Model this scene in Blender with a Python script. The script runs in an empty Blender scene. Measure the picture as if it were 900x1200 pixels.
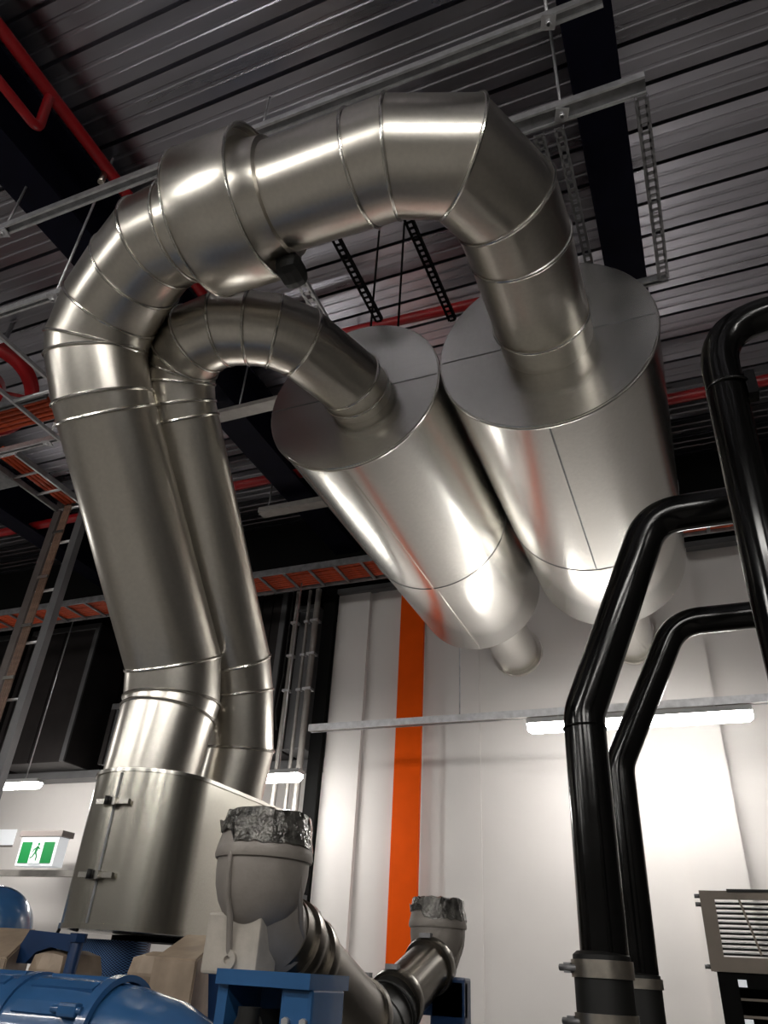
import bpy, bmesh, math, random
from mathutils import Vector, Matrix
random.seed(7)
S = bpy.context.scene
COL = S.collection
V = Vector

# ------------------------------------------------------------------ camera
F = 863.0
up = V((85, 1363, 863)).normalized()
xx = V((2335, 400, -863)); xx = (xx - up * xx.dot(up)).normalized()
yy = -up.cross(xx)
if yy.z < 0: yy = -yy
# rows: world axes seen in camera coordinates (right, up, forward)
right = V((xx[0], yy[0], up[0])); cup = V((xx[1], yy[1], up[1])); fwd = V((xx[2], yy[2], up[2]))
cam = bpy.data.cameras.new('camera'); co = bpy.data.objects.new('camera', cam); COL.objects.link(co)
m = Matrix((right, cup, -fwd)).transposed().to_4x4(); m.translation = V((0, 0, 1.6))
co.matrix_world = m
cam.sensor_fit = 'VERTICAL'; cam.sensor_height = 24.0; cam.sensor_width = 18.0
cam.lens = F / 1200 * 24.0
cam.clip_start = 0.05; cam.clip_end = 100
S.camera = co
# ------------------------------------------------------------------ light and exposure
S.view_settings.view_transform = 'Standard'; S.view_settings.look = 'None'
S.view_settings.exposure = 0.0; S.view_settings.gamma = 1.0; S.view_settings.use_curve_mapping = False
w = bpy.data.worlds.new('world'); S.world = w; w.use_nodes = True
w.node_tree.nodes['Background'].inputs[0].default_value = (0.55, 0.6, 0.75, 1)
w.node_tree.nodes['Background'].inputs[1].default_value = 0.05
LAMP = 54.0

# ------------------------------------------------------------------ materials
def mat(name, col, rough=0.5, metal=0.0, noise=0.0, nscale=8.0, bump=0.0, bscale=60.0, coat=0.0, rvar=0.0, stretch=(1, 1, 1), emis=None, es=0.0, spec=None):
    m = bpy.data.materials.new(name); m.use_nodes = True
    nt = m.node_tree; b = nt.nodes['Principled BSDF']
    b.inputs['Base Color'].default_value = (*col, 1); b.inputs['Roughness'].default_value = rough
    b.inputs['Metallic'].default_value = metal; b.inputs['Coat Weight'].default_value = coat
    if spec is not None: b.inputs['Specular IOR Level'].default_value = spec
    if coat: b.inputs['Coat Roughness'].default_value = 0.06
    if emis: b.inputs['Emission Color'].default_value = (*emis, 1); b.inputs['Emission Strength'].default_value = es
    if noise or bump or rvar:
        tc = nt.nodes.new('ShaderNodeTexCoord'); mp = nt.nodes.new('ShaderNodeMapping')
        nt.links.new(tc.outputs['Object'], mp.inputs[0]); mp.inputs['Scale'].default_value = stretch
        n = nt.nodes.new('ShaderNodeTexNoise'); n.inputs['Scale'].default_value = nscale; n.inputs['Detail'].default_value = 5
        nt.links.new(mp.outputs[0], n.inputs[0])
    if noise:
        r = nt.nodes.new('ShaderNodeMapRange'); r.inputs['To Min'].default_value = 1 - noise; r.inputs['To Max'].default_value = 1 + noise * 0.5
        r.inputs['From Min'].default_value = 0.3; r.inputs['From Max'].default_value = 0.7
        mx = nt.nodes.new('ShaderNodeMix'); mx.data_type = 'RGBA'; mx.blend_type = 'MULTIPLY'; mx.inputs[0].default_value = 1
        nt.links.new(n.outputs[0], r.inputs[0]); mx.inputs[6].default_value = (*col, 1)
        nt.links.new(r.outputs[0], mx.inputs[7]); nt.links.new(mx.outputs[2], b.inputs['Base Color'])
    if rvar:
        r = nt.nodes.new('ShaderNodeMapRange'); r.inputs['To Min'].default_value = max(0.02, rough - rvar); r.inputs['To Max'].default_value = rough + rvar
        r.inputs['From Min'].default_value = 0.3; r.inputs['From Max'].default_value = 0.7
        nt.links.new(n.outputs[0], r.inputs[0]); nt.links.new(r.outputs[0], b.inputs['Roughness'])
    if bump:
        n2 = nt.nodes.new('ShaderNodeTexNoise'); n2.inputs['Scale'].default_value = bscale; n2.inputs['Detail'].default_value = 3
        nt.links.new(mp.outputs[0], n2.inputs[0])
        bp = nt.nodes.new('ShaderNodeBump'); bp.inputs['Strength'].default_value = bump; bp.inputs['Distance'].default_value = 0.01
        nt.links.new(n2.outputs[0], bp.inputs['Height']); nt.links.new(bp.outputs[0], b.inputs['Normal'])
    return m

M = {}
M['clad'] = mat('aluminium_cladding', (0.72, 0.685, 0.625), 0.29, 1.0, 0.05, 50, 0.05, 4)
M['clad2'] = mat('silencer_cladding', (0.76, 0.75, 0.71), 0.24, 1.0, 0.06, 60, 0.03, 2.5)
M['seam'] = mat('seam_metal', (0.75, 0.73, 0.68), 0.22, 1.0)
M['galv'] = mat('galvanised_jacket', (0.56, 0.54, 0.48), 0.25, 1.0, 0.07, 110, 0.02, 9)
M['strut'] = mat('galvanised_strut', (0.68, 0.68, 0.70), 0.4, 0.8, 0.2, 20)
M['strutdark'] = mat('dull_strut', (0.26, 0.26, 0.27), 0.5, 0.7, 0.3, 15)
M['deck'] = mat('roof_deck_metal', (0.46, 0.455, 0.51), 0.30, 1.0, 0.30, 2.0, rvar=0.05, stretch=(0.12, 1.2, 1))
M['beam'] = mat('navy_steel', (0.003, 0.003, 0.010), 0.6, 0.0, 0.3, 6, spec=0.1)
M['red'] = mat('red_pipe_paint', (0.30, 0.007, 0.010), 0.35, 0.0, 0.15, 6)
M['wall'] = mat('off_white_panel', (0.76, 0.725, 0.705), 0.55, 0.0, 0.05, 1.5)
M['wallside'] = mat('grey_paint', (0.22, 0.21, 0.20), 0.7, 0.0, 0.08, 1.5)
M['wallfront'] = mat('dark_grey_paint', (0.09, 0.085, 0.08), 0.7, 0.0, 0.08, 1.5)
M['orange'] = mat('orange_paint', (0.88, 0.10, 0.002), 0.6, 0.0, 0.06, 5, spec=0.1)
M['dark'] = mat('black_steel_unlit_wall', (0.003, 0.003, 0.003), 0.7, spec=0.1)
M['boxdark'] = mat('dark_grey_sheet', (0.03, 0.026, 0.026), 0.4, 0.3, 0.3, 3)
M['boxgrey'] = mat('grey_sheet', (0.16, 0.16, 0.165), 0.45, 0.4, 0.2, 3)
M['floor'] = mat('painted_concrete', (0.19, 0.18, 0.165), 0.35, 0.0, 0.15, 2)
M['blackpipe'] = mat('black_gloss_pipe', (0.002, 0.002, 0.002), 0.14, 0.0, rvar=0.05, nscale=7, coat=0.0, spec=0.35, bump=0.05, bscale=5)
M['rubber'] = mat('black_rubber', (0.004, 0.004, 0.0035), 0.55)
M['band'] = mat('clamp_steel', (0.6, 0.55, 0.48), 0.3, 1.0, 0.2, 30)
M['blue'] = mat('blue_engine_paint', (0.03, 0.11, 0.27), 0.25, 0.0, 0.12, 9, 0.05, 50, coat=0.5)
M['bluedark'] = mat('dark_blue_paint', (0.008, 0.035, 0.11), 0.35, 0.0, 0.2, 9)
M['cast'] = mat('grey_cast_paint', (0.30, 0.27, 0.245), 0.5, 0.15, 0.12, 14, 0.08, 80)
M['castlight'] = mat('pale_cast_paint', (0.46, 0.42, 0.37), 0.5, 0.05, 0.15, 20, 0.08, 80)
M['cover'] = mat('beige_cover', (0.36, 0.275, 0.20), 0.5, 0.1, 0.25, 12)
M['darkpipe'] = mat('dark_charge_pipe', (0.16, 0.145, 0.125), 0.28, 0.9, 0.25, 6)
M['film'] = mat('crumpled_film', (0.13, 0.125, 0.115), 0.15, 0.4, 0.8, 26, 1.0, 40)
M['lamp'] = mat('lamp_diffuser', (0.9, 0.9, 0.88), 0.4, emis=(1.0, 0.97, 0.92), es=LAMP)
M['lampbody'] = mat('lamp_housing', (0.5, 0.5, 0.5), 0.4)
M['green'] = mat('exit_green', (0.008, 0.18, 0.045), 0.4, emis=(0.01, 0.30, 0.07), es=0.15)
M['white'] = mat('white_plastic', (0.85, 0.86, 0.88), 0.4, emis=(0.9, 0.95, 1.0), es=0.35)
M['grey'] = mat('grey_plastic', (0.2, 0.17, 0.16), 0.5)
M['cable'] = mat('orange_cable_sheath', (0.55, 0.07, 0.015), 0.5, 0.0, 0.3, 20)
M['cablebrown'] = mat('brown_cable_sheath', (0.22, 0.13, 0.09), 0.5, 0.0, 0.3, 30)
M['conduit'] = mat('grey_conduit', (0.33, 0.31, 0.29), 0.4, 0.4, 0.15, 10)
M['railbrown'] = mat('brown_grey_rail', (0.13, 0.11, 0.105), 0.45, 0.5, 0.1, 10)
M['louver'] = mat('taupe_powdercoat', (0.24, 0.20, 0.165), 0.5, 0.1, 0.1, 10)
# perforated blue guard
def perf_mat():
    m = bpy.data.materials.new('perforated_blue'); m.use_nodes = True; nt = m.node_tree; b = nt.nodes['Principled BSDF']
    b.inputs['Roughness'].default_value = 0.35; b.inputs['Metallic'].default_value = 0.3
    tc = nt.nodes.new('ShaderNodeTexCoord'); mp = nt.nodes.new('ShaderNodeMapping'); mp.inputs['Rotation'].default_value = (0, 0, 0.785); mp.inputs['Scale'].default_value = (150, 150, 150)
    sep = nt.nodes.new('ShaderNodeSeparateXYZ'); cmb = nt.nodes.new('ShaderNodeCombineXYZ')
    nt.links.new(tc.outputs['Object'], sep.inputs[0]); nt.links.new(sep.outputs[0], cmb.inputs[0]); nt.links.new(sep.outputs[2], cmb.inputs[1])
    nt.links.new(cmb.outputs[0], mp.inputs[0])
    ck = nt.nodes.new('ShaderNodeTexVoronoi'); ck.inputs['Scale'].default_value = 1.0; ck.inputs['Randomness'].default_value = 0.0
    nt.links.new(mp.outputs[0], ck.inputs[0])
    cr = nt.nodes.new('ShaderNodeValToRGB'); cr.color_ramp.elements[0].position = 0.38; cr.color_ramp.elements[0].color = (0.004, 0.012, 0.05, 1)
    cr.color_ramp.elements[1].position = 0.48; cr.color_ramp.elements[1].color = (0.10, 0.22, 0.45, 1)
    nt.links.new(ck.outputs['Distance'], cr.inputs[0]); nt.links.new(cr.outputs[0], b.inputs['Base Color'])
    return m
M['perf'] = perf_mat()

# ------------------------------------------------------------------ helpers
def thing(name, label, cat, loc=(0, 0, 0), group=None):
    o = bpy.data.objects.new(name, None); COL.objects.link(o); o.location = loc
    o.empty_display_size = 0.1
    o['label'] = label; o['category'] = cat
    if group: o['group'] = group
    return o
def tag(o, label, cat, group=None):
    o['label'] = label; o['category'] = cat
    if group: o['group'] = group
    return o
def wloc(o):
    p = V((0, 0, 0))
    while o: p += o.location; o = o.parent
    return p
class B:
    """collects shapes in world coordinates; put() links them as ONE mesh"""
    def __init__(s): s.bm = bmesh.new(); s.sm = False
    def box(s, c, size, R=None, bev=0.0):
        r = bmesh.ops.create_cube(s.bm, size=1.0)
        vs = r['verts']
        mt = Matrix.Translation(V(c)) @ (R.to_4x4() if R else Matrix.Identity(4)) @ Matrix.Diagonal((*size, 1))
        bmesh.ops.transform(s.bm, matrix=mt, verts=vs)
        if bev:
            es = list({e for v in vs for e in v.link_edges})
            bmesh.ops.bevel(s.bm, geom=es, offset=bev, segments=2, affect='EDGES', profile=0.6)
        return s
    def span(s, a, b, bev=0.0):
        a, b = V(a), V(b); d = b - a
        return s.box((a + b) / 2, (abs(d.x), abs(d.y), abs(d.z)), None, bev)
    def bar(s, a, b, wd, h, upv=(0, 0, 1)):
        a, b = V(a), V(b); d = b - a; L = d.length; z = d.normalized()
        u = V(upv)
        if abs(z.dot(u)) > 0.95: u = V((0, 1, 0))
        x = u.cross(z).normalized(); y = z.cross(x)
        R = Matrix((x, y, z)).transposed()
        return s.box((a + b) / 2, (wd, h, L), R)
    def loft(s, rings, caps=True, smooth=True):
        vr = [[s.bm.verts.new(p) for p in r] for r in rings]
        n = len(vr[0])
        for i in range(len(vr) - 1):
            for j in range(n):
                f = s.bm.faces.new((vr[i][j], vr[i][(j + 1) % n], vr[i + 1][(j + 1) % n], vr[i + 1][j])); f.smooth = smooth
        if caps:
            for q in (vr[0][::-1], vr[-1]):
                f = s.bm.faces.new(q); f.smooth = False
        return s
    def rings(s, pts, radii, seg=24, caps=True):
        """swept tube with rounded bends (parallel frames)"""
        pts = [V(p) for p in pts]; n = len(pts)
        if not isinstance(radii, (list, tuple)): radii = [radii] * n
        T = []
        for i in range(n):
            if i == 0: t = pts[1] - pts[0]
            elif i == n - 1: t = pts[-1] - pts[-2]
            else: t = (pts[i] - pts[i - 1]).normalized() + (pts[i + 1] - pts[i]).normalized()
            T.append(t.normalized())
        u = V((0, 0, 1)) if abs(T[0].z) < 0.9 else V((1, 0, 0))
        u = (u - T[0] * u.dot(T[0])).normalized()
        R = []
        for i in range(n):
            u = (u - T[i] * u.dot(T[i])).normalized(); v = T[i].cross(u)
            k = 1.0
            R.append([pts[i] + (u * math.cos(a) + v * math.sin(a)) * radii[i] for a in [2 * math.pi * j / seg for j in range(seg)]])
        return s.loft(R, caps)
    def cyl(s, a, b, r, seg=24, r2=None):
        return s.rings([a, b], [r, r if r2 is None else r2], seg)
    def lathe(s, c, axis, prof, seg=48, caps=False):
        """prof: list of (distance along axis, radius); sharp copies at repeated points"""
        axis = V(axis).normalized(); c = V(c)
        u = V((0, 0, 1)) if abs(axis.z) < 0.9 else V((1, 0, 0))
        u = (u - axis * u.dot(axis)).normalized(); v = axis.cross(u)
        R = []
        for t, r in prof:
            R.append([c + axis * t + (u * math.cos(a) + v * math.sin(a)) * max(r, 1e-4) for a in [2 * math.pi * j / seg for j in range(seg)]])
        return s.loft(R, caps)
    def put(s, name, material, parent=None, kind=None, sharp=35):
        me = bpy.data.meshes.new(name)
        off = wloc(parent) if parent else V((0, 0, 0))
        if not parent:
            # origin at the base centre of the mesh
            xs = [v.co for v in s.bm.verts]
            off = V(((min(p.x for p in xs) + max(p.x for p in xs)) / 2, (min(p.y for p in xs) + max(p.y for p in xs)) / 2, min(p.z for p in xs)))
        bmesh.ops.translate(s.bm, vec=-off, verts=s.bm.verts)
        bmesh.ops.recalc_face_normals(s.bm, faces=s.bm.faces)
        for e in s.bm.edges:
            if len(e.link_faces) == 2 and e.calc_face_angle(0) > math.radians(sharp): e.smooth = False
        s.bm.to_mesh(me); s.bm.free()
        me.materials.append(M[material])
        o = bpy.data.objects.new(name, me); COL.objects.link(o)
        if parent: o.parent = parent
        else: o.location = off
        if kind: o['kind'] = kind
        return o
def struct(name, b, m): return b.put(name, m, None, 'structure')
def arc_path(pts, rad, seg=8):
    """polyline with rounded corners"""
    pts = [V(p) for p in pts]; out = [pts[0]]
    for i in range(1, len(pts) - 1):
        a, b, c = pts[i - 1], pts[i], pts[i + 1]
        d1 = (a - b).normalized(); d2 = (c - b).normalized(); ang = d1.angle(d2)
        t = min(rad / math.tan(ang / 2), (a - b).length * 0.48, (c - b).length * 0.48)
        p, q = b + d1 * t, b + d2 * t
        for k in range(seg + 1):
            s_ = k / seg
            out.append(p * (1 - s_) ** 2 + b * 2 * s_ * (1 - s_) + q * s_ ** 2)
    out.append(pts[-1]); return out

# ------------------------------------------------------------------ the setting
CE = 6.3; YW = 7.0; YB = 8.3; X0 = -11.5; X1 = 4.5; Y0 = -5.0
struct('floor', B().span((X0, Y0, -0.2), (X1, YB + 0.3, 0)), 'floor')
# corrugated roof deck, ribs along X
b = B(); P = 0.28; y = 2.74 - P * 28; prof = []
while y < YB + 0.3:
    prof += [(y - 0.014, CE), (y - 0.010, CE + 0.07), (y + 0.010, CE + 0.07), (y + 0.014, CE),
             (y + 0.080, CE + 0.003), (y + 0.088, CE + 0.008), (y + 0.102, CE + 0.008), (y + 0.110, CE + 0.003),
             (y + 0.170, CE + 0.003), (y + 0.178, CE + 0.008), (y + 0.192, CE + 0.008), (y + 0.200, CE + 0.003)]
    y += P
for k in range(len(prof) - 1):
    (ya, za), (yb, zb) = prof[k], prof[k + 1]
    q = [b.bm.verts.new(p) for p in ((X0, ya, za), (X1, ya, za), (X1, yb, zb), (X0, yb, zb))]
    b.bm.faces.new(q)
bmesh.ops.remove_doubles(b.bm, verts=b.bm.verts, dist=1e-4)
bmesh.ops.translate(b.bm, vec=(0, 0, 0), verts=b.bm.verts)
struct('ceiling', b, 'deck')
struct('ceiling_backing', B().span((X0, Y0 - 0.2, CE + 0.1), (X1, YB + 0.6, CE + 0.3)), 'dark')
# back wall with shallow pilasters
b = B()
ex = [(-3.60, 0.0), (-3.205, 0.06), (-3.11, 0.03), (-2.805, None), (-2.535, 0.05), (-2.281, 0.0), (-1.932, 0.015), (-0.18, -0.05), (0.215, 0.06), (X1, None)]
top = 5.42
for i in range(len(ex) - 1):
    xa, d = ex[i]; xb = ex[i + 1][0]
    if d is None: d = 0.02
    b.span((xa, YW + d, 0), (xb, YW + 0.3, top))
struct('wall_back', b, 'wall')
tr = struct('trim_1', B().span((-2.805, YW - 0.03, 0), (-2.535, YW + 0.02, top)), 'orange')
struct('wall_back_upper', B().span((-3.6, YW + 0.05, top), (X1, YW + 0.3, CE + 0.1)), 'dark')  # unlit zone under the roof: its darkness is put into the black colour
struct('trim_2', B().span((-3.6, YW - 0.06, top - 0.06), (X1, YW + 0.04, top)), 'boxgrey')
struct('wall_recess', B().span((X0, YB, 0), (-3.6, YB + 0.25, 3.78)), 'wall')
struct('wall_recess_upper', B().span((X0, YB, 3.78), (-3.6, YB + 0.25, CE + 0.1)), 'dark')  # shade above the ledge painted in as black
struct('wall_recess_side', B().span((-3.6, YW + 0.3, 0), (-3.4, YB + 0.25, CE + 0.1)), 'wall')
struct('trim_3', B().span((X0, YB - 0.25, 3.68), (-3.6, YB, 3.78)), 'boxgrey')
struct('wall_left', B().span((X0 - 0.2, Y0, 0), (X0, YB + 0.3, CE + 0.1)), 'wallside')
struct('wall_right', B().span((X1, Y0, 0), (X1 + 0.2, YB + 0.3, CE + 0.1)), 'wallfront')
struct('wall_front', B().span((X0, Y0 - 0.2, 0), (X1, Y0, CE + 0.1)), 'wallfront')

# roof beams
def ibeam_y(x, label, wd=0.26, h=0.5):
    t = thing('roof_beam', label, 'beam', (x, 2, CE - h))
    za = CE - h
    B().span((x - wd / 2, Y0, za), (x + wd / 2, YW + 1.3, za + 0.03)).put('bottom_flange', 'beam', t)
    B().span((x - 0.012, Y0, za + 0.03), (x + 0.012, YW + 1.3, CE - 0.03)).put('web', 'beam', t)
    B().span((x - wd / 2, Y0, CE - 0.03), (x + wd / 2, YW + 1.3, CE - 0.001)).put('top_flange', 'beam', t)
ibeam_y(-3.40, 'dark navy steel roof beam at left, beside the red sprinkler pipe', 0.3, 0.55)
ibeam_y(0.07, 'dark navy steel roof beam above the right-hand silencer')
ibeam_y(-6.9, 'dark steel roof beam furthest to the left behind the cable ladder')
t = thing('edge_beam', 'deep black steel beam under the roof above the orange cable tray', 'beam', (-2, 6.55, 5.5))
B().span((X0, 6.72, 5.5), (X1, 6.76, CE)).put('web', 'dark', t)
B().span((X0, 6.6, 5.46), (X1, 6.88, 5.5)).put('bottom_flange', 'dark', t)

# ------------------------------------------------------------------ battens
def batten(x0, x1, y, z, label, group=None, full=True, ztop=None):
    t = thing('batten_light', label, 'light', ((x0 + x1) / 2, y, z), group)
    d = B()
    prof_ = [(-0.06, 0.0), (-0.05, -0.045), (-0.025, -0.065), (0.025, -0.065), (0.05, -0.045), (0.06, 0.0)]
    R = [[V((x, y + p[0] * s_, z + p[1] * s_)) for p in prof_] for x, s_ in ((x0, 0.7), (x0 + 0.03, 1), (x1 - 0.03, 1), (x1, 0.7))]
    d.loft(R, True, False); d.put('diffuser', 'lamp', t)
    B().span((x0, y - 0.062, z + 0.001), (x1, y + 0.062, z + 0.04)).put('housing', 'lampbody', t)
    for xx_ in (x0 + 0.25, x1 - 0.25):
        B().cyl((xx_, y, z + 0.04), (xx_, y, ztop or CE), 0.008, 8).put('hanger', 'strut', t)
    return t
batten(-1.25, 0.425, 6.0, 3.41, 'long glowing batten light on the back wall behind the black pipes', ztop=3.475)
batten(-8.6, -7.3, 6.9, 3.35, 'glowing batten light at far left above the green exit sign', None)
batten(-4.70, -3.44, 6.25, 3.16, 'glowing batten light behind the two slanted ducts', ztop=5.178)
for x in (-8.5, -5.5, -2.5, 0.5, 2.8):
    for y_ in (-0.9, -3.6):
        if x == 0.5 and y_ == -0.9 and False: continue
        batten(x - 0.75, x + 0.75, y_, 4.2, 'white batten light hanging in the hall behind the viewer', 'batten lights behind the viewer')
batten(-9.5, -7.7, 3.5, 4.0, 'white batten light hanging in the left part of the hall')
# strut carrying the right batten
t = thing('strut_channel', 'long grey strut channel running across the back wall above the batten light', 'channel', (-1, 6.0, 3.49))
B().span((-3.26, 5.98, 3.475), (X1, 6.02, 3.515)).put('channel_web', 'conduit', t)
for yy_ in (5.965, 6.025): B().span((-3.26, yy_, 3.47), (X1, yy_ + 0.01, 3.53)).put('channel_lip', 'strut', t)
for x in (-1.83, 1.5): B().cyl((x, 6.0, 3.5), (x, 6.0, CE), 0.006, 8).put('hanger_rod', 'strut', t)

# ------------------------------------------------------------------ gored ducts
def bead(c, n, r, name, parent, k=0.011, mat_='seam'):
    """raised lip along an oval joint: c centre, ring points given"""
    pass
def gored(root, pts, rad, mtl, names='duct_section', seg=64, end_in=None, seam=0.009):
    pts = [V(p) for p in pts]; n = len(pts)
    if not isinstance(rad, (list, tuple)): rad = [rad] * n
    D = [(pts[i + 1] - pts[i]).normalized() for i in range(n - 1)]
    # frame carried along
    u = V((0, 0, 1)) if abs(D[0].z) < 0.8 else V((1, 0, 0))
    u = (u - D[0] * u.dot(D[0])).normalized()
    N = []
    for i in range(n):
        N.append(D[0] if i == 0 else D[-1] if i == n - 1 else (D[i - 1] + D[i]).normalized())
    rings_ = []
    for i in range(n - 1):
        if i > 0:
            q = D[i - 1].rotation_difference(D[i]); u = (q @ u); u = (u - D[i] * u.dot(D[i])).normalized()
        v = D[i].cross(u)
        def ring(c, nn, r):
            out = []
            for j in range(seg):
                a = 2 * math.pi * j / seg; o = c + (u * math.cos(a) + v * math.sin(a)) * r
                tt = (c - o).dot(nn) / D[i].dot(nn)
                out.append(o + D[i] * tt)
            return out
        ra, rb = ring(pts[i], N[i], rad[i]), ring(pts[i + 1], N[i + 1], rad[i + 1])
        s_ = B().loft([ra, rb], False).put(names, mtl, root)
        rings_.append((s_, ra, rb, i))
        # bead at the start joint of each section
        if i > 0 or end_in:
            c = pts[i]
            R = []
            nb = B()
            m_ = 8
            loop = []
            for k in range(m_):
                a = 2 * math.pi * k / m_
                loop.append([p + ((p - c).normalized() * math.cos(a) + N[i] * math.sin(a)) * seam for p in ra])
            loop.append(loop[0])
            nb.loft(loop, False)
            nb.put('seam_bead', 'seam', s_)
    return rings_
def ringbead(parent, c, axis, r, k=0.01, name='seam_bead', m_='seam', seg=64):
    pr = [(math.sin(2 * math.pi * j / 10) * k, r + math.cos(2 * math.pi * j / 10) * k) for j in range(11)]
    return B().lathe(c, axis, pr, seg).put(name, m_, parent)

# duct 1
D1 = thing('exhaust_duct', 'large shiny metal-clad duct arching over the top to the right-hand silencer', 'duct', (-2.45, 2.98, 2.3))
p1 = [(-2.475, 2.98, 2.24), (-2.45, 3.0, 2.66), (-2.45, 3.01, 2.735), (-2.45, 2.96, 2.93), (-2.45, 2.07, 3.89), (-2.45, 2.016, 3.95),
      (-2.455, 1.90, 4.14), (-2.445, 1.87, 4.19), (-2.34, 1.80, 4.33), (-2.11, 1.68, 4.385), (-1.93, 1.60, 4.41), (-1.78, 1.588, 4.41), (-0.895, 1.588, 4.41), (-0.76, 1.588, 4.41),
      (-0.51, 1.68, 4.41), (-0.39, 1.93, 4.41), (-0.378, 2.16, 4.41), (-0.378, 2.79, 4.41)]
gored(D1, p1, [0.215, 0.235, 0.24, 0.24, 0.24, 0.24, 0.24, 0.24, 0.238, 0.226, 0.222] + [0.226] * 1 + [0.232] * 6, 'clad')
ringbead(D1, (-0.378, 2.62, 4.41), (0, 1, 0), 0.238, 0.008)
# collar wrapped round the horizontal run
CX = -1.665; CL = 0.31
B().lathe((CX, 1.588, 4.41), (1, 0, 0), [(0.0, 0.232), (0.0, 0.318), (0.012, 0.324), (CL - 0.012, 0.324), (CL, 0.318), (CL, 0.31), (CL - 0.03, 0.31), (CL - 0.03, 0.27)], 64).put('collar', 'clad', D1)
ringbead(D1, (CX, 1.588, 4.41), (1, 0, 0), 0.323, 0.007, 'collar_bead')
ringbead(D1, (CX + CL, 1.588, 4.41), (1, 0, 0), 0.323, 0.007, 'collar_bead')
B().lathe((CX + CL - 0.03, 1.588, 4.41), (1, 0, 0), [(0.0, 0.285), (0.03, 0.262), (0.11, 0.252), (0.115, 0.23)], 64).put('collar_cone', 'clad', D1)
b = B(); b.cyl((-1.53, 1.53, 4.72), (-1.53, 1.53, 4.775), 0.016, 10); b.box((-1.53, 1.53, 4.75), (0.05, 0.02, 0.012)); b.put('latch', 'strutdark', D1)
b = B(); b.box((CX + CL + 0.06, 1.78, 4.165), (0.11, 0.14, 0.10), None, 0.04); b.put('rubber_pad', 'rubber', D1)

# duct 2
D2 = thing('exhaust_duct', 'smaller shiny metal-clad duct curving over to the left-hand silencer', 'duct', (-2.2, 3.3, 2.25))
p2 = [(-2.36, 3.49, 2.24), (-2.30, 3.47, 2.61), (-2.3, 3.385, 2.90), (-2.3, 3.30, 3.05), (-2.25, 2.38, 4.05), (-2.25, 2.327, 4.11), (-2.235, 2.26, 4.21), (-2.20, 2.21, 4.27), (-2.15, 2.17, 4.30),
      (-2.03, 2.11, 4.32), (-1.88, 2.10, 4.33), (-1.75, 2.14, 4.33), (-1.64, 2.20, 4.33), (-1.55, 2.31, 4.33), (-1.43, 2.66, 4.33), (-1.425, 2.82, 4.33)]
gored(D2, p2, [0.178] * 3 + [0.185] * 13, 'clad')
ringbead(D2, (-1.428, 2.735, 4.33), (0, 1, 0), 0.191, 0.007)

# ------------------------------------------------------------------ silencers
def silencer(c, r, y0, y1, label, seam_y, seam_ang, sr, sy, sm='seam'):
    x, z = c
    t = thing('exhaust_silencer', label, 'silencer', (x, (y0 + y1) / 2, z - r))
    B().lathe((x, y0, z), (0, 1, 0), [(0.0, r), (seam_y - y0, r)], 96).put('shell_section', 'clad2', t)
    B().lathe((x, seam_y, z), (0, 1, 0), [(0.0, r * 0.994), (y1 - seam_y - 0.02, r * 0.994), (y1 - seam_y, r * 0.97)], 96).put('shell_section', 'clad2', t)
    f_ = B().lathe((x, y0, z), (0, 1, 0), [(-0.012, 0.05), (-0.012, r - 0.004), (0.0, r + 0.004)], 96, True).put('front_plate', 'clad2', t)
    B().box((x, y0 - 0.0125, z), (2 * r - 0.02, 0.003, 0.005)).put('plate_seam', 'strutdark', f_)
    B().lathe((x, y1, z), (0, 1, 0), [(0.0, r * 0.97), (0.01, r * 0.95), (0.03, 0.1)], 96, True).put('rear_plate', 'clad2', t)
    ringbead(t, (x, y0, z), (0, 1, 0), r + 0.001, 0.008)
    ringbead(t, (x, seam_y, z), (0, 1, 0), r - 0.001, 0.005, m_='strutdark')
    a = seam_ang
    px_, pz_ = x + r * math.sin(a), z - r * math.cos(a)
    B().box((px_, (y0 + seam_y) / 2, pz_), (0.007 if sm != 'seam' else 0.014, seam_y - y0, 0.010), Matrix.Rotation(-a, 3, 'Y')).put('lap_seam', sm, t)
    a2 = a + 0.03
    B().box((x + (r * 0.994) * math.sin(a2), (seam_y + y1) / 2, z - r * 0.994 * math.cos(a2)), (0.007, y1 - seam_y - 0.03, 0.005), Matrix.Rotation(-a2, 3, 'Y')).put('lap_seam', 'seam', t)
    s_ = B().lathe((x, y1, z), (0, 1, 0), [(0.0, sr), (sy - y1, sr)], 48).put('outlet_pipe', 'clad2', t)
    B().lathe((x, sy, z), (0, 1, 0), [(-0.05, sr), (-0.05, sr + 0.035), (0.0, sr + 0.035), (0.0, sr - 0.02), (-0.3, sr - 0.02)], 48).put('flange', 'clad', s_)
    for yy_ in (y0 + 0.35, y1 - 0.35):
        for sx in (-1, 1):
            B().cyl((x + sx * 0.1, yy_, z + r - 0.01), (x + sx * 0.1, yy_, CE), 0.008, 8).put('hanger_rod', 'dark', t)
    return t
silencer((-0.395, 4.41), 0.555, 2.79, 5.22, 'large cylindrical metal silencer hanging at right, its outlet behind the black pipes', 4.30, -0.02, 0.19, 6.9, 'strutdark')
silencer((-1.48, 4.37), 0.513, 2.81, 5.42, 'smaller cylindrical metal silencer hanging at left, crossing the orange stripe', 4.27, -0.02, 0.21, 6.80)

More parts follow.
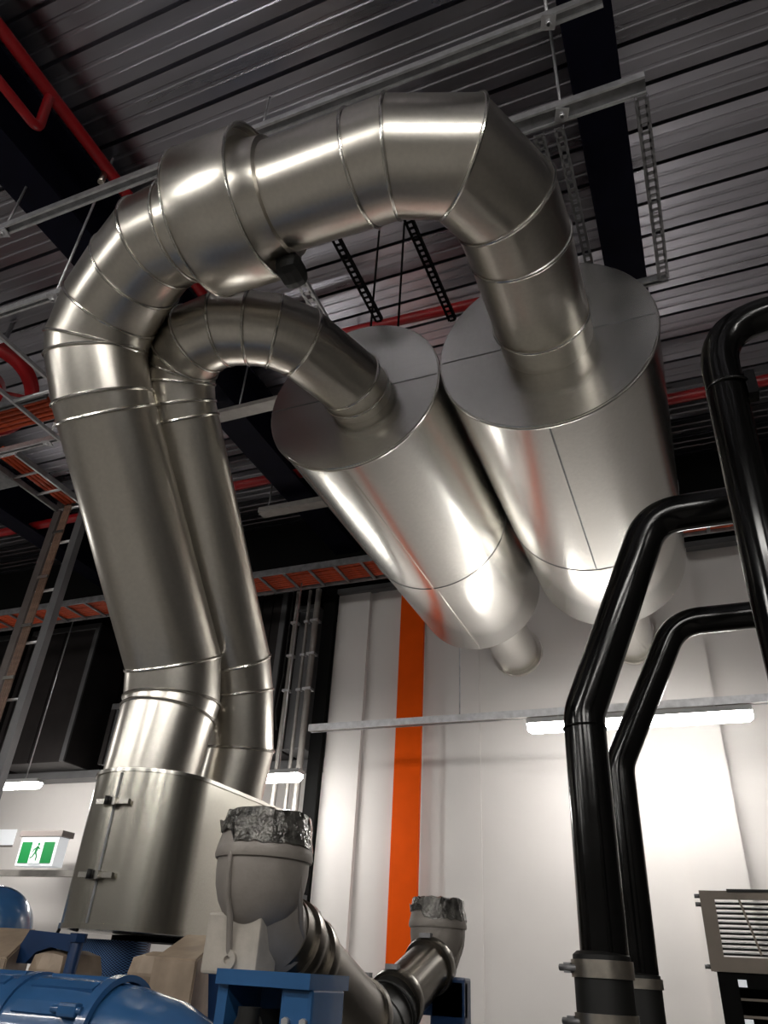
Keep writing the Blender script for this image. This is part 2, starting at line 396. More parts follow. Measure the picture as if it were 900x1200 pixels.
# ------------------------------------------------------------------ jacket over both ducts
t = thing('duct_jacket', 'dull galvanised jacket around the feet of both ducts above the engine', 'jacket', (-2.42, 3.3, 1.705))
def obround(z, r=0.29, xc=-2.41, ya=3.0, yb=3.75, sl=0.0):
    out = []
    for k in range(25): a = math.pi + math.pi * k / 24; out.append(V((xc + r * math.cos(a), ya + r * math.sin(a), z)))
    for k in range(25): a = math.pi * k / 24; out.append(V((xc + r * math.cos(a), yb + r * math.sin(a), z)))
    return out
B().loft([obround(1.72), obround(2.33)], False).put('side_sheet', 'galv', t)
B().loft([obround(2.30, 0.285), obround(2.335, 0.288)], True).put('top_plate', 'galv', t)
B().loft([obround(1.705, 0.297), obround(1.725, 0.297)], True).put('bottom_rim', 'galv', t)
B().loft([obround(2.322, 0.296), obround(2.338, 0.296)], True).put('top_rim', 'seam', t)
a = math.radians(272)
sx, sy = -2.41 + 0.291 * math.cos(a), 3.0 + 0.291 * math.sin(a)
B().box((sx, sy, 2.02), (0.006, 0.010, 0.59), Matrix.Rotation(a, 3, 'Z')).put('lap_seam', 'strutdark', t)
for z in (2.19, 1.90):
    l = B(); n_ = V((math.cos(a), math.sin(a), 0)); tt = V((-math.sin(a), math.cos(a), 0)); c = V((sx, sy, z)) + n_ * 0.012
    R = Matrix((n_, tt, V((0, 0, 1)))).transposed()
    l.box(c, (0.018, 0.17, 0.02), R); l.box(c + n_ * 0.012, (0.02, 0.05, 0.032), R); lo = l.put('toggle_latch', 'seam', t)
    B().cyl(c + n_ * 0.03 - tt * 0.01 - V((0, 0, 0.018)), c + n_ * 0.03 - tt * 0.01 + V((0, 0, 0.018)), 0.012, 10).put('latch_pin', 'rubber', lo)

# ------------------------------------------------------------------ black pipes
def bpipe(pts, r, label, bend, loc, name='black_pipe'):
    t = thing(name, label, 'pipe', loc)
    B().rings(arc_path(pts, bend, 10), r, 40).put('pipe_run', 'blackpipe', t)
    return t
def clamp(t, x, y, z, r, h=0.045):
    c = B().lathe((x, y, z), (0, 0, 1), [(-h / 2, r - 0.004), (-h / 2, r + 0.006), (h / 2, r + 0.006), (h / 2, r - 0.004)], 40).put('hose_clamp', 'band', t)
    b = B(); b.cyl((x - r - 0.035, y - 0.035, z), (x - r + 0.02, y - 0.05, z), 0.009, 10); b.box((x - r - 0.012, y - 0.03, z), (0.02, 0.03, 0.026)); b.put('clamp_bolt', 'strutdark', c)
A = bpipe([(X1 - 0.02, 2, 3.47), (0.27, 2, 3.50), (0.25, 2, 2.5), (0.25, 2, 0)], 0.058, 'black pipe nearest the right edge, bending over at the top and dropping straight', 0.2, (0.25, 2, 0))
ringbead(A, (0.272, 2, 3.22), (0, 0, 1), 0.061, 0.006, 'weld_ring', 'blackpipe', 40)
B().box((0.335, 1.99, 3.21), (0.03, 0.05, 0.09)).put('joint_lug', 'blackpipe', A)
Bp = bpipe([(X1 - 0.02, 2.6, 3.16), (-0.02, 2.6, 3.16), (-0.345, 2.6, 2.41), (-0.36, 2.6, 0)], 0.07, 'thicker black pipe with steel hose clamps, bending twice in front of the right silencer', 0.17, (-0.36, 2.6, 0))
ringbead(Bp, (-0.346, 2.6, 2.36), (0, 0, 1), 0.071, 0.004, 'weld_ring', 'blackpipe', 40)
B().lathe((-0.359, 2.6, 0), (0, 0, 1), [(1.40, 0.071), (1.40, 0.083), (1.69, 0.083), (1.70, 0.071)], 40).put('rubber_sleeve', 'rubber', Bp)
clamp(Bp, -0.359, 2.6, 1.655, 0.083); clamp(Bp, -0.359, 2.6, 1.525, 0.083)
Cp = bpipe([(X1 - 0.02, 3.1, 2.93), (-0.0, 3.1, 2.93), (-0.292, 3.1, 2.36), (-0.305, 3.1, 0)], 0.055, 'thinner black pipe running behind the clamped one, with two bends', 0.17, (-0.3, 3.1, 0))
B().lathe((-0.305, 3.1, 0), (0, 0, 1), [(1.35, 0.056), (1.35, 0.068), (1.655, 0.068), (1.66, 0.056)], 40).put('rubber_sleeve', 'rubber', Cp)
clamp(Cp, -0.305, 3.1, 1.63, 0.068, 0.03); clamp(Cp, -0.305, 3.1, 1.50, 0.068, 0.03)

# ------------------------------------------------------------------ engine below the ducts
E_ = thing('generator_engine', 'blue painted engine under the jacket with a long horizontal manifold', 'engine', (-2.4, 2.8, 0))
B().span((-4.2, 2.45, 0), (-1.55, 3.75, 1.32), 0.03).put('engine_block', 'bluedark', E_)
b = B(); b.lathe((-4.2, 2.2, 1.385), (1, 0, 0), [(0, 0.165), (2.02, 0.165), (2.06, 0.168), (2.34, 0.168), (2.52, 0.155), (2.68, 0.125), (2.80, 0.075), (2.86, 0.05)], 48, True)
mf = b.put('intake_manifold', 'blue', E_)
for a_ in (1.05, 1.55, 2.05, 2.6):
    for (xa, xb) in ((-4.0, -2.13), (-2.02, -1.78)):
        c = V(((xa + xb) / 2, 2.2 - 0.166 * math.cos(a_ - 0.5) , 1.385 + 0.166 * math.sin(a_ - 0.5)))
        B().box(c, (xb - xa, 0.035, 0.016), Matrix.Rotation(-(a_ - 0.5) + math.pi / 2 , 3, 'X')).put('manifold_rib', 'blue', mf)
for x, rr in ((-2.075, 0.176), (-1.74, 0.183)):
    B().lathe((x - 0.02, 2.2, 1.385), (1, 0, 0), [(0, 0.165), (0.0, rr), (0.035, rr), (0.035, 0.165)], 48).put('manifold_band', 'blue', mf)
b = B(); b.box((-1.80, 2.045, 1.475), (0.07, 0.035, 0.035), None, 0.008); b.cyl((-1.86, 2.04, 1.475), (-1.75, 2.04, 1.475), 0.010, 12); b.put('band_lug', 'blue', mf)
# perforated guard, legs, covers
B().cyl((-2.47, 2.97, 1.40), (-2.47, 2.97, 1.675), 0.165, 48).put('perforated_guard', 'perf', E_)
B().lathe((-2.41, 3.2, 1.68), (0, 0, 1), [(0, 0.2), (0.02, 0.2)], 40, True).put('guard_cap', 'dark', E_)
def hexa(f, bk):
    b = B(); vs = [b.bm.verts.new(p) for p in f + bk]
    for q in ((0, 1, 2, 3), (7, 6, 5, 4), (0, 4, 5, 1), (1, 5, 6, 2), (2, 6, 7, 3), (3, 7, 4, 0)): b.bm.faces.new([vs[i] for i in q])
    bmesh.ops.bevel(b.bm, geom=list(b.bm.edges), offset=0.006, segments=2, affect='EDGES'); return b
def plate(pts, y, th):
    b = B(); n = len(pts); a_ = [b.bm.verts.new((x, y, z)) for x, z in pts]; c_ = [b.bm.verts.new((x, y + th, z)) for x, z in pts]
    b.bm.faces.new(a_); b.bm.faces.new(c_[::-1])
    for i in range(n): b.bm.faces.new((a_[i], c_[i], c_[(i + 1) % n], a_[(i + 1) % n]))
    return b
b = B(); b.cyl((-2.335, 2.6, 1.40), (-2.345, 2.62, 1.655), 0.024, 16); b.cyl((-2.345, 2.62, 1.655), (-2.345, 2.62, 1.685), 0.034, 6); b.put('support_post', 'bluedark', E_)
B().box((-2.47, 2.77, 1.555), (0.19, 0.34, 0.15), None, 0.07).put('rocker_cover', 'cover', E_)
B().box((-1.99, 2.77, 1.565), (0.20, 0.34, 0.15), None, 0.07).put('rocker_cover', 'cover', E_)
hexa([(-1.868, 2.48, 1.40), (-1.687, 2.48, 1.40), (-1.687, 2.48, 1.62), (-1.868, 2.48, 1.62)], [(-1.96, 2.78, 1.40), (-1.80, 2.78, 1.40), (-1.80, 2.78, 1.705), (-1.96, 2.78, 1.705)]).put('side_cover', 'cover', E_)
hexa([(-2.80, 2.5, 1.40), (-2.555, 2.5, 1.40), (-2.555, 2.5, 1.59), (-2.80, 2.5, 1.59)], [(-3.05, 2.78, 1.40), (-2.72, 2.78, 1.40), (-2.72, 2.78, 1.70), (-3.05, 2.78, 1.70)]).put('side_cover', 'cover', E_)
plate([(-2.60, 1.69), (-2.38, 1.68), (-2.36, 1.62), (-2.47, 1.635), (-2.54, 1.615), (-2.58, 1.575), (-2.66, 1.575)], 2.62, 0.05).put('support_arm', 'bluedark', E_)
plate([(-1.66, 1.44), (-1.59, 1.44), (-1.59, 1.66), (-1.64, 1.70), (-1.69, 1.60)], 2.56, 0.2).put('support_arm', 'bluedark', E_)
b = B(); b.lathe((-3.44, 3.2, 1.70), (0, 0, 1), [(-0.3, 0.2)] + [(0.2 * math.sin(math.pi / 2 * k / 12), 0.2 * math.cos(math.pi / 2 * k / 12)) for k in range(13)], 48); b.put('filter_dome', 'blue', E_)
b = B(); pts = arc_path([(-2.75, 2.9, 1.60), (-2.66, 2.85, 1.72), (-2.45, 2.72, 1.70)], 0.06); b.rings(pts, 0.007, 10); b.put('hose', 'rubber', E_)
# blue brackets carrying the housings
b = B(); b.span((-1.28, 1.98, 1.565), (-1.0, 2.22, 1.60)); b.span((-1.28, 2.0, 1.1), (-1.25, 2.2, 1.565)); b.span((-1.09, 2.0, 1.1), (-1.00, 2.2, 1.57), 0.01); b.span((-1.25, 2.18, 1.1), (-1.09, 2.2, 1.565)); br = b.put('housing_bracket', 'blue', E_)
b = B(); b.cyl((-1.17, 1.99, 1.47), (-1.17, 2.16, 1.47), 0.045, 20); b.cyl((-1.17, 1.99, 1.30), (-1.17, 1.99, 1.52), 0.03, 12); b.put('hose_stub', 'rubber', br)
for dx in (-0.02, 0.03): B().cyl((-1.045 + dx, 1.985, 1.495), (-1.045 + dx, 2.0, 1.495), 0.010, 6).put('bolt', 'strut', br)
b = B(); b.span((-1.44, 3.5, 1.48), (-1.05, 3.54, 1.60)); b.span((-1.44, 3.5, 1.1), (-1.36, 3.54, 1.48)); b.span((-1.2, 3.5, 1.1), (-1.05, 3.6, 1.62), 0.01); b.put('housing_bracket', 'bluedark', E_)

# cast elbow housings
def housing(x, y, zt, s, label, film_name, stand=True, flip=1):
    t = thing('elbow_housing', label, 'housing', (x, y, zt - 0.42 * s))
    p = [(x, y, zt - 0.10 * s), (x, y, zt - 0.16 * s), (x, y + 0.02 * s * flip, zt - 0.22 * s), (x, y + 0.06 * s * flip, zt - 0.275 * s), (x, y + 0.13 * s * flip, zt - 0.32 * s), (x, y + 0.22 * s * flip, zt - 0.37 * s)]
    b = B(); b.rings(p[2:5], [0.10 * s, 0.114 * s, 0.113 * s], 40)
    b.lathe((x, y, zt), (0, 0, -1), [(0.10 * s, 0.136 * s), (0.15 * s, 0.136 * s), (0.19 * s, 0.131 * s), (0.23 * s, 0.118 * s), (0.265 * s, 0.096 * s), (0.29 * s, 0.068 * s), (0.305 * s, 0.035 * s), (0.31 * s, 0.001)], 48)
    b.put('body', 'cast', t)
    B().lathe((x, y, zt), (0, 0, 1), [(-0.12 * s, 0.13 * s), (-0.12 * s, 0.143 * s), (-0.11 * s, 0.146 * s), (-0.09 * s, 0.143 * s), (-0.02 * s, 0.125 * s), (0.0, 0.128 * s), (0.004, 0.11 * s)], 48, True).put('rim', 'cast', t)
    # crumpled protective film
    b = B(); N_ = 40; R = []
    for k, (dz, rr) in enumerate([(-0.085, 0.146), (-0.05, 0.140), (-0.02, 0.134), (0.008, 0.13), (0.014, 0.10), (0.004, 0.05), (0.008, 0.005)]):
        R.append([V((x + rr * s * math.cos(2 * math.pi * j / N_) * (1 + random.uniform(-.02, .02)), y + rr * s * math.sin(2 * math.pi * j / N_) * (1 + random.uniform(-.02, .02)),
                     zt + dz * s * (1.0 - (0.75 if (k == 0 and math.cos(2 * math.pi * j / N_ + 0.4) < 0.2) else 0)) + random.uniform(-.006, .006) * s)) for j in range(N_)])
    b.loft(R, False, False).put(film_name, 'film', t)
    if stand:
        b = B(); b.box((x - 0.03, y - 0.015, zt - 0.335 * s), (0.175 * s, 0.11 * s, 0.15 * s), None, 0.008); st = b.put('foot', 'castlight', t)
        b = B(); b.rings([(x - 0.03, y - 0.136, zt - 0.11 * s), (x - 0.03, y - 0.136, zt - 0.17 * s), (x - 0.03, y - 0.125, zt - 0.22 * s), (x - 0.03, y - 0.095, zt - 0.27 * s), (x - 0.03, y - 0.072, zt - 0.36 * s)], 0.009, 8); b.put('casting_rib', 'cast', t)
        b = B(); b.lathe((x - 0.03, y - 0.068, zt - 0.375 * s), (0, -1, 0), [(0, 0.026), (0.012, 0.026), (0.012, 0.010), (0.004, 0.010)], 20, True); b.put('foot_eye', 'castlight', st)
    else:
        b = B(); b.box((x, y, zt - 0.36 * s), (0.12 * s, 0.12 * s, 0.12 * s), None, 0.008); b.put('foot', 'bluedark', t)
    B().rings([(x + 0.127 * s, y - 0.02, zt - 0.12 * s), (x + 0.127 * s, y + 0.01 * flip, zt - 0.2 * s), (x + 0.115 * s, y + 0.06 * flip, zt - 0.28 * s), (x + 0.105 * s, y + 0.12 * s * flip, zt - 0.33 * s)], 0.008, 8).put('casting_rib', 'cast', t)
    return t
housing(-1.25, 2.1, 1.995, 1.0, 'near grey cast elbow housing with crumpled film over its mouth, beside the jacket', 'film_cover')
housing(-1.21, 3.62, 1.91, 0.9, 'far grey cast elbow housing with crumpled film, in front of the orange stripe', 'film_cover', False, -1)
def cpipe(a, b_, r, label, rings_at, name='charge_pipe', mt='darkpipe'):
    a, b_ = V(a), V(b_); d = (b_ - a); L = d.length; dn = d.normalized()
    t = thing(name, label, 'pipe', tuple(a + d * 0.5))
    B().cyl(a, b_, r, 40).put('pipe_wall', mt, t)
    for f_ in rings_at:
        c = a + d * f_
        cl = B().lathe(c, dn, [(-0.022, r), (-0.022, r + 0.012), (0.0, r + 0.016), (0.022, r + 0.012), (0.022, r)], 40).put('clamp_band', 'darkpipe', t)
        o_ = V((0, 0, 1)) - dn * dn.z; o_.normalize()
        B().box(c + o_ * (r + 0.02), (0.05, 0.03, 0.018)).put('clamp_bolt', 'strutdark', cl)
    return t
cpipe((-1.248, 2.20, 1.70), (-1.23, 2.86, 1.46), 0.117, 'thick dark pipe running down from the near cast housing to the rubber elbow', (0.12, 0.27, 0.93))
cpipe((-1.20, 3.50, 1.66), (-1.225, 3.14, 1.52), 0.098, 'short bright dark-metal pipe rising from the rubber elbow to the far housing', (0.04, 0.93))
t = thing('rubber_elbow', 'black segmented rubber elbow joining the two dark pipes at the bottom', 'elbow', (-1.23, 3.0, 1.35))
B().rings([(-1.23, 2.84, 1.465), (-1.23, 2.93, 1.435), (-1.23, 3.02, 1.45), (-1.226, 3.16, 1.525)], [0.112, 0.118, 0.112, 0.10], 40).put('sleeve', 'rubber', t)
for yy_, zz_ in ((2.98, 1.44), (3.08, 1.48)):
    ringbead(t, (-1.23, yy_, zz_), (0, 1, 0.3), 0.116, 0.006, 'sleeve_rib', 'rubber')

# ------------------------------------------------------------------ ventilated cabinet bottom right
t = thing('radiator_cabinet', 'taupe slatted grille on a black cabinet at the lower right corner', 'cabinet', (0.35, 3.85, 0))
xl, xr, zb, zt = -0.085, 0.85, 1.69, 1.97
g = B(); g.span((xl, 3.59, zb), (xl + 0.055, 3.61, zt)); g.span((xr - 0.055, 3.59, zb), (xr, 3.61, zt)); g.span((xl + 0.055, 3.59, zt - 0.03), (xr - 0.055, 3.61, zt)); g.span((xl + 0.055, 3.59, zb), (xr - 0.055, 3.61, zb + 0.05))
fr = g.put('grille_frame', 'louver', t)
for k in range(11):
    z = zb + 0.062 + k * 0.0175
    B().box(((xl + xr) / 2, 3.605, z), (xr - xl - 0.11, 0.02, 0.008), Matrix.Rotation(0.3, 3, 'X')).put('slat', 'rubber', t)
B().bar((0.055, 3.585, zt - 0.01), (0.105, 3.585, zb + 0.06), 0.008, 0.008).put('grille_stay', 'louver', t)
B().span((xl + 0.01, 3.612, zb), (xl + 0.02, 3.66, zt)).put('side_flange', 'louver', t)
for z in (zt - 0.02, zt - 0.05, zb + 0.015): B().cyl((xl - 0.02, 3.6, z), (xl, 3.6, z), 0.008, 8).put('bolt', 'strutdark', t)
g = B(); g.span((xl + 0.02, 3.6, 1.35), (xl + 0.09, 4.1, zb)); g.span((xl + 0.09, 3.6, 1.64), (xr, 3.66, zb)); g.span((xl + 0.02, 3.6, 0), (xr, 4.1, 1.35)); g.span((xl + 0.09, 4.02, 1.35), (xr, 4.1, zb - 0.03)); g.put('cabinet_frame', 'dark', t)
for k in range(5): B().span((xl + 0.09, 3.64, 1.38 + k * 0.055), (xr, 3.66, 1.388 + k * 0.055)).put('shelf_bar', 'louver', t)
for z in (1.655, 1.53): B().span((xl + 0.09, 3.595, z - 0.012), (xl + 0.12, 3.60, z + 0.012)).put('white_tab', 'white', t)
B().span((0.02, 3.585, zt - 0.004), (0.3, 3.60, zt + 0.006)).put('top_seal', 'rubber', t)

# ------------------------------------------------------------------ strut channels and trays under the roof
def channel_x(y, z, xa, xb, label, rods=(), rtop=None, m_='strut', wd=0.045, name='strut_channel', double=True, group=None):
    t = thing(name, label, 'channel', ((xa + xb) / 2, y, z), group)
    B().span((xa, y - wd / 2, z + 0.016), (xb, y + wd / 2, z + 0.04)).put('channel_web', 'strutdark', t)
    for s_ in (-1, 1): B().span((xa, y + s_ * wd / 2 - 0.006, z), (xb, y + s_ * wd / 2 + 0.006, z + 0.045)).put('channel_lip', m_, t)
    for x in rods:
        r_ = B().cyl((x, y, z - 0.03), (x, y, rtop if (rtop and x < -3) else CE), 0.008, 8).put('threaded_rod', 'strut', t)
        B().box((x, y, z - 0.006), (0.065, 0.065, 0.008), Matrix.Rotation(0.3, 3, 'Z')).put('square_washer', 'strut', r_)
        B().cyl((x, y, z - 0.03), (x, y, z - 0.01), 0.014, 6).put('nut', 'strut', r_)
    return t
def slotted(p0, p1, wd, label, m_='strutdark', pitch=0.05, name='slotted_channel', normal='z', group=None):
    """perforated channel: two edges with cross webs between the slots"""
    p0, p1 = V(p0), V(p1); t = thing(name, label, 'channel', tuple((p0 + p1) / 2), group)
    d = (p1 - p0); L = d.length; dn = d.normalized()
    side = dn.cross(V((0, 0, 1)));
    if side.length < 0.1: side = V((1, 0, 0))
    side.normalize()
    b = B()
    for s_ in (-1, 1):
        o = side * s_ * wd * 0.36
        b.bar(p0 + o, p1 + o, wd * 0.28, 0.004)
        o2 = side * s_ * wd * 0.5
        b.bar(p0 + o2 + V((0, 0, 0.012)), p1 + o2 + V((0, 0, 0.012)), 0.004, 0.03)
    n_ = int(L / pitch)
    for k in range(n_ + 1):
        c = p0 + d * (k / n_)
        b.bar(c - side * wd * 0.36, c + side * wd * 0.36, pitch * 0.4, 0.004)
    b.put('slotted_web', m_, t)
    return t
channel_x(1.72, 5.3, -3.6, 0.14, 'long double strut channel crossing the roof above the collar', rods=(-0.10, -3.4), rtop=5.749)
channel_x(1.72, 5.3, -8, -3.62, 'strut channel continuing at upper left beyond the roof beam', rods=(-5,))
channel_x(2.15, 5.28, -0.6, 0.28, 'short strut channel in front of the right silencer frame', rods=(-0.12,), m_='strut', wd=0.08)
slotted((-0.145, 2.19, 5.22), (-0.13, 3.3, 5.22), 0.045, 'slotted steel channel under the right roof beam, the right one of a pair')
slotted((-0.245, 2.19, 5.22), (-0.22, 3.3, 5.22), 0.05, 'slotted steel channel under the right roof beam, the left one of a pair', pitch=0.035)
slotted((0.25, 2.17, 5.22), (0.265, 3.32, 5.22), 0.06, 'slotted steel channel right of the roof beam, ending at a crossbar', pitch=0.045)
channel_x(3.33, 5.22, 0.05, 0.29, 'short crossbar at the end of the right slotted channel', m_='strutdark', wd=0.03)
slotted((-1.47, 2.3, 5.2), (-1.47, 3.05, 5.2), 0.05, 'black slotted channel seen just above the left silencer', 'dark', 0.04)
slotted((-1.03, 2.3, 5.2), (-1.02, 3.2, 5.2), 0.05, 'black slotted channel seen between the two silencers', 'dark', 0.04)
slotted((-1.78, 2.35, 5.15), (-1.79, 2.95, 5.15), 0.07, 'slotted steel channel emerging under the duct collar', 'strut', 0.06)
channel_x(2.32, 5.25, -2.0, -0.9, 'dark crossbar carrying the black slotted channels', rods=(-1.9, -0.95), m_='strutdark')
t = thing('hanging_rod', 'thin rod with a black tip hanging from the roof above the duct', 'rod', (-1.55, 1.75, 5.7))
B().cyl((-1.86, 2.0, 5.92), (-1.86, 2.0, CE), 0.006, 8).put('rod', 'strut', t); B().cyl((-1.86, 2.0, 5.895), (-1.86, 2.0, 5.925), 0.02, 10).put('tip', 'rubber', t)
# pale channels beyond the ducts
t = thing('support_channel', 'pale flat channel crossing behind the small duct, nearer one', 'channel', (-2.71, 3.9, 5.6)); B().span((-3.42, 3.9, 5.6), (-2, 4.02, 5.64)).put('channel_web', 'conduit', t)
for x in (-3.17, -2.1): B().cyl((x, 3.96, 5.64), (x, 3.96, CE), 0.008, 8).put('threaded_rod', 'strutdark', t)
t = thing('support_channel', 'pale flat channel left of the left silencer, further back', 'channel', (-3, 5.38, 5.58)); B().span((-3.8, 5.38, 5.58), (-2.2, 5.5, 5.64)).put('channel_web', 'conduit', t)
for x in (-3.72, -2.3): B().cyl((x, 5.44, 5.64), (x, 5.44, CE), 0.008, 8).put('threaded_rod', 'strutdark', t)
# left trays
channel_x(1.99, 4.9, -6, -3.0, 'thin galvanised channel at left ending beside the big duct', m_='strut', wd=0.03, rods=(-3.1,))
channel_x(3.10, 4.9, -7, -4.05, 'thin bright channel at left just below the red reel', m_='strut', wd=0.03, rods=(-4.2,))
def ladder(p0, p1, wd, label, rung, m1='strut', m2='strut', rail=0.03, railh=0.06, side=None, name='cable_ladder'):
    p0, p1 = V(p0), V(p1); d = p1 - p0; dn = d.normalized(); t = thing(name, label, 'cable ladder', tuple(p0 if p0.z < p1.z else p1))
    side = V(side)
    for s_, mm in ((-1, m1), (1, m2)):
        B().bar(p0 + side * s_ * wd / 2, p1 + side * s_ * wd / 2, rail, railh, (0, 1, 0) if abs(dn.z) > .5 else (0, 0, 1)).put('rail', mm, t)
    n_ = max(2, int(d.length / rung))
    for k in range(n_ + 1):
        c = p0 + d * (k / n_)
        B().cyl(c - side * wd / 2, c + side * wd / 2, 0.012, 8).put('rung', 'strut', t)
    return t
ladder((-3.87, 1.2, 4.9), (-3.87, 3.6, 4.9), 0.42, 'horizontal cable ladder running back under the roof at left', 0.4, 'strut', 'strut', 0.02, 0.03, (1, 0, 0))
ladder_v = ladder((-4.8, 4.02, 0), (-4.8, 4.02, 5.1), 0.30, 'tall vertical cable ladder at the left edge carrying brown cables', 0.43, 'railbrown', 'boxgrey', 0.075, 0.06, (1, 0, 0))
for k in range(11): B().box((-4.83, 3.965, 0.35 + k * 0.4364), (0.11, 0.012, 0.028)).put('cable_saddle', 'seam', ladder_v)
for k in range(4):
    x = -4.865 + k * 0.021
    c = B().rings([(x, 3.99, 0.0), (x + 0.004, 3.985, 2), (x - 0.004, 3.985, 3.4), (x, 3.99, 5.0)], 0.010, 10).put('power_cable', 'cablebrown')
    tag(c, 'brown power cable tied to the vertical ladder', 'cable', 'brown cables on the vertical ladder')
t = ladder((-4.8, 3.2, 4.98), (-4.8, 4.0, 4.98), 0.3, 'short cable ladder feeding the top of the vertical ladder', 0.2, 'strutdark', 'strut', 0.02, 0.05, (1, 0, 0))
for k in range(3):
    c = B().rings([(-4.86 + k * 0.05, 3.15, 5.02), (-4.86 + k * 0.05, 3.98, 5.02)], 0.018, 8).put('power_cable', 'cable'); tag(c, 'red-brown cable lying on the short ladder at left', 'cable', 'cables on the short ladder')
B_ = B().span((-5.6, 3.35, 4.95), (-4.95, 3.55, 5.02), 0.01).put('junction_box', 'strutdark'); tag(B_, 'dark metal junction plate left of the short cable ladder', 'box')
# orange tray at left
for k in range(5):
    c = B().rings([(-7, 2.86 + k * 0.045, 5.1), (-4.05, 2.86 + k * 0.045, 5.1)], 0.02, 8).put('power_cable', 'cable'); tag(c, 'orange cable running across below the red reel', 'cable', 'orange cables below the reel')
channel_x(2.80, 5.05, -7, -4.0, 'thin channel carrying orange cables below the red reel', m_='strutdark', wd=0.03)
# rear orange tray
t = thing('cable_tray', 'long cable tray of orange cables under the roof in front of the back wall', 'cable tray', (-2, 6.2, 5.2))
for s_ in (-1, 1): B().span((X0 + 0.1, 6.2 + s_ * 0.2 - 0.01, 5.18), (X1 - 0.1, 6.2 + s_ * 0.2 + 0.01, 5.25)).put('rail', 'strutdark', t)
for k in range(50):
    x = -11 + k * 0.3
    B().span((x, 6.0, 5.18), (x + 0.03, 6.4, 5.195)).put('rung', 'strutdark', t)
for k in range(8):
    yb_ = 6.04 + k * 0.045
    pts = [(X0 + 0.2 + j * 0.7, yb_ + random.uniform(-0.01, 0.01), 5.22) for j in range(22)]
    c = B().rings(pts, 0.02, 8).put('power_cable', 'cable'); tag(c, 'orange cable lying in the long rear cable tray', 'cable', 'orange cables in the rear tray')
# sprinkler pipes
def rpipe(pts, r, label, bend=0.06):
    t = thing('sprinkler_pipe', label, 'pipe', tuple(pts[0])); B().rings(arc_path(pts, bend, 6), r, 16).put('pipe_run', 'red', t); return t
t = rpipe([(-3.04, -2, 6.08), (-3.04, 3.78, 6.08)], 0.04, 'red sprinkler pipe running beside the left roof beam')
B().rings(arc_path([(-3.04, 1.42, 6.04), (-3.02, 1.44, 5.72), (-3.02, 0.3, 5.72)], 0.06, 6), 0.03, 16).put('branch_pipe', 'red', t)
b = B(); b.cyl((-3.06, 1.95, 6.04), (-3.06, 1.95, 5.95), 0.022, 10); b.put('sprinkler_head', 'band', t)
rpipe([(X0 + 0.1, 5.28, 5.9), (X1 - 0.1, 5.28, 5.9)], 0.05, 'red sprinkler pipe crossing below the roof behind the silencers')
rpipe([(-3.04, 3.78, 6.08), (-0.6, 3.78, 5.95)], 0.04, 'short red pipe glimpsed between the two silencers')
# red reel
t = thing('hose_reel', 'red round reel ring high at the left edge', 'reel', (-5.0, 2.95, 5.2))
ax = V((0.45, -0.35, -0.8)).normalized(); c = V((-5.0, 2.95, 5.55))
for r_, o_ in ((0.37, -0.05), (0.37, 0.05)):
    pr = [(math.sin(2 * math.pi * j / 12) * 0.035 + o_, r_ + math.cos(2 * math.pi * j / 12) * 0.05) for j in range(13)]
    B().lathe(c, ax, pr, 48).put('rim', 'red', t)
B().lathe(c, ax, [(-0.06, 0.10), (-0.06, 0.16), (0.06, 0.16), (0.06, 0.10)], 32).put('hub', 'red', t)
u_ = ax.orthogonal().normalized(); v_ = ax.cross(u_)
for k in range(4):
    d = u_ * math.cos(k * math.pi / 2) + v_ * math.sin(k * math.pi / 2)
    B().cyl(c + d * 0.14, c + d * 0.36, 0.015, 8).put('spoke', 'red', t)
B().cyl(c + V((0, 0, 0.05)), c + V((0, 0, CE - 5.55)), 0.02, 8).put('bracket', 'strutdark', t)

# ------------------------------------------------------------------ attenuator boxes in the left recess
def attenuator(xa, xb, ya, yb, za, zb, label, m_='boxdark', strip=None):
    t = thing('air_attenuator', label, 'attenuator', ((xa + xb) / 2, (ya + yb) / 2, za))
    B().span((xa, ya, za), (xb, yb, zb), 0.01).put('casing', m_, t)
    B().span((xa - 0.02, ya - 0.03, zb - 0.08), (xb + 0.02, ya, zb)).put('top_flange', 'boxgrey', t)
    B().span((xa - 0.02, ya - 0.03, za), (xa + 0.05, ya, zb - 0.08)).put('edge_flange', 'boxdark', t)
    B().span((xb - 0.05, ya - 0.03, za), (xb + 0.02, ya, zb - 0.08)).put('edge_flange', 'boxgrey', t)
    B().span(((xa + xb) / 2 - 0.01, ya - 0.015, za), ((xa + xb) / 2 + 0.01, ya, zb - 0.08)).put('stiffener', m_, t)
attenuator(-9.0, -7.75, 7.6, 8.285, 3.785, 5.75, 'dark grey sheet-metal attenuator behind the vertical cable ladder')
attenuator(-10.7, -9.2, 7.6, 8.285, 3.785, 5.75, 'dark sheet-metal attenuator furthest left in the recess')
attenuator(-7.35, -6.6, 7.85, 8.285, 3.785, 4.6, 'low dark attenuator left of the big duct above the ledge', 'boxgrey')
attenuator(-4.95, -4.55, 7.4, 8.285, 3.785, 5.8, 'tall dark attenuator right of the slanted ducts')
attenuator(-4.5, -4.2, 7.6, 8.285, 3.785, 5.6, 'narrow grey attenuator beside the conduit column', 'boxgrey')
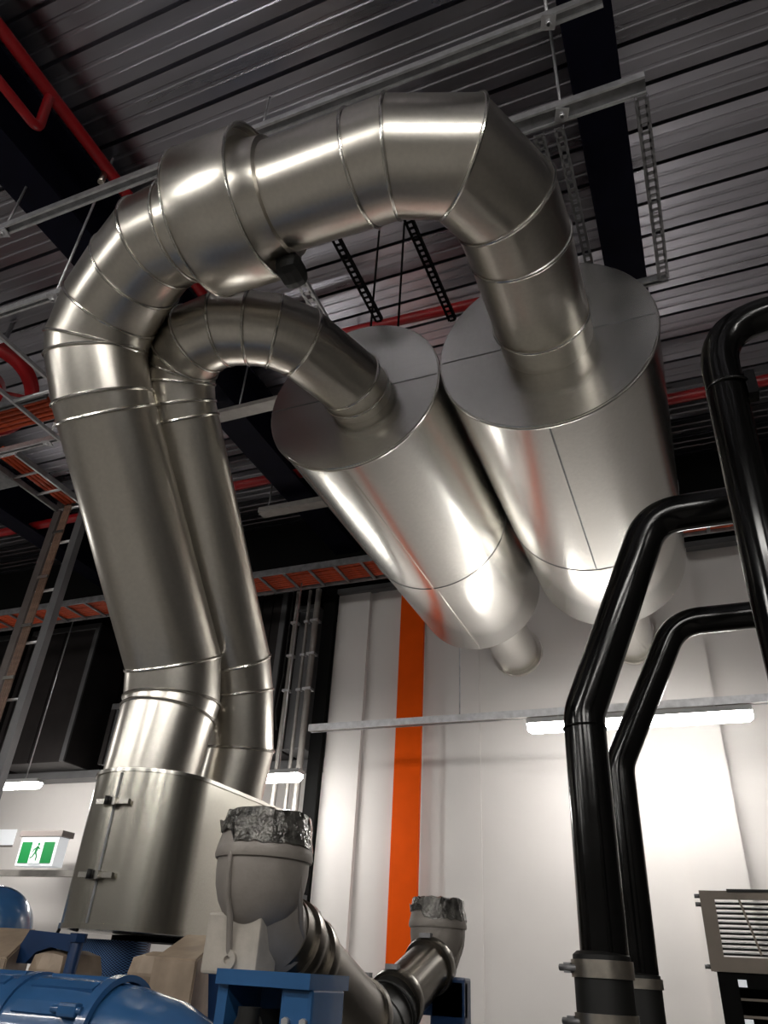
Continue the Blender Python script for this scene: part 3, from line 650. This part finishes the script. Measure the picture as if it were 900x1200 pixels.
# conduit column at the wall corner
t = thing('steel_column', 'dark steel column at the end of the white back wall', 'column', (-3.68, 6.95, 0))
B().span((-3.74, 6.90, 0), (-3.60, 6.94, 5.42)).put('flange', 'dark', t); B().span((-3.68, 6.94, 0), (-3.66, 7.1, 5.42)).put('web', 'dark', t)
for k, (x, r_, l_) in enumerate(((-3.80, 0.035, 'thick grey conduit nearest the dark column'), (-3.91, 0.02, 'thin grey conduit between the thick one and the black cable'), (-4.06, 0.03, 'outermost grey conduit left of the dark column'))):
    t = thing('conduit', l_, 'conduit', (x, 6.85, 0))
    B().cyl((x, 6.85, 0), (x, 6.85, 5.4), r_, 14).put('tube', 'conduit', t)
    for z in (2.4, 3.3, 4.2, 4.6, 5.0): B().box((x, 6.85, z), (r_ * 2.8, r_ * 2.8, 0.025)).put('saddle_clamp', 'strut', t)
c = B().rings(arc_path([(-4.16, 6.9, 5.45), (-4.16, 6.9, 4.4), (-4.2, 6.9, 4.0), (-4.16, 6.9, 3.8)], 0.1), 0.012, 8).put('black_cable', 'rubber'); tag(c, 'black cable dangling beside the conduits in front of the grey attenuator', 'cable')

# exit sign, ledge and notice
t = thing('exit_sign', 'green and white running-man exit sign box at the left edge', 'sign', (-7.75, 7.6, 2.52))
B().span((-8.02, 7.55, 2.53), (-7.42, 7.72, 2.86), 0.008).put('box', 'white', t)
B().span((-8.05, 7.53, 2.86), (-7.37, 7.74, 2.93), 0.006).put('lid', 'grey', t)
pn = B().span((-7.98, 7.54, 2.56), (-7.46, 7.549, 2.80)).put('sign_panel', 'green', t)
dr = B().span((-7.80, 7.53, 2.56), (-7.62, 7.539, 2.80)).put('doorway', 'white', pn)
b = B(); y_ = 7.524
b.lathe((-7.69, y_, 2.772), (0, 1, 0), [(0, 0.018), (0.004, 0.018)], 16, True)
for a_, c_, w_ in (((-7.695, 2.75), (-7.715, 2.68), 0.032), ((-7.70, 2.74), (-7.65, 2.715), 0.014), ((-7.70, 2.74), (-7.75, 2.71), 0.014), ((-7.75, 2.71), (-7.76, 2.68), 0.013), ((-7.715, 2.685), (-7.68, 2.635), 0.018), ((-7.68, 2.635), (-7.685, 2.585), 0.016), ((-7.715, 2.685), (-7.75, 2.63), 0.018), ((-7.75, 2.63), (-7.785, 2.615), 0.014)):
    b.bar((a_[0], y_ + 0.002, a_[1]), (c_[0], y_ + 0.002, c_[1]), w_, 0.004, (0, 1, 0))
b.put('running_figure', 'green', dr)
B_ = B().span((-9.6, 7.66, 2.43), (-6.6, 7.74, 2.50)).put('wall_trunking', 'conduit'); tag(B_, 'grey horizontal trunking just below the exit sign', 'trunking')
t = thing('wall_notice', 'small white notice left of the exit sign', 'notice', (-8.7, 8.28, 2.8))
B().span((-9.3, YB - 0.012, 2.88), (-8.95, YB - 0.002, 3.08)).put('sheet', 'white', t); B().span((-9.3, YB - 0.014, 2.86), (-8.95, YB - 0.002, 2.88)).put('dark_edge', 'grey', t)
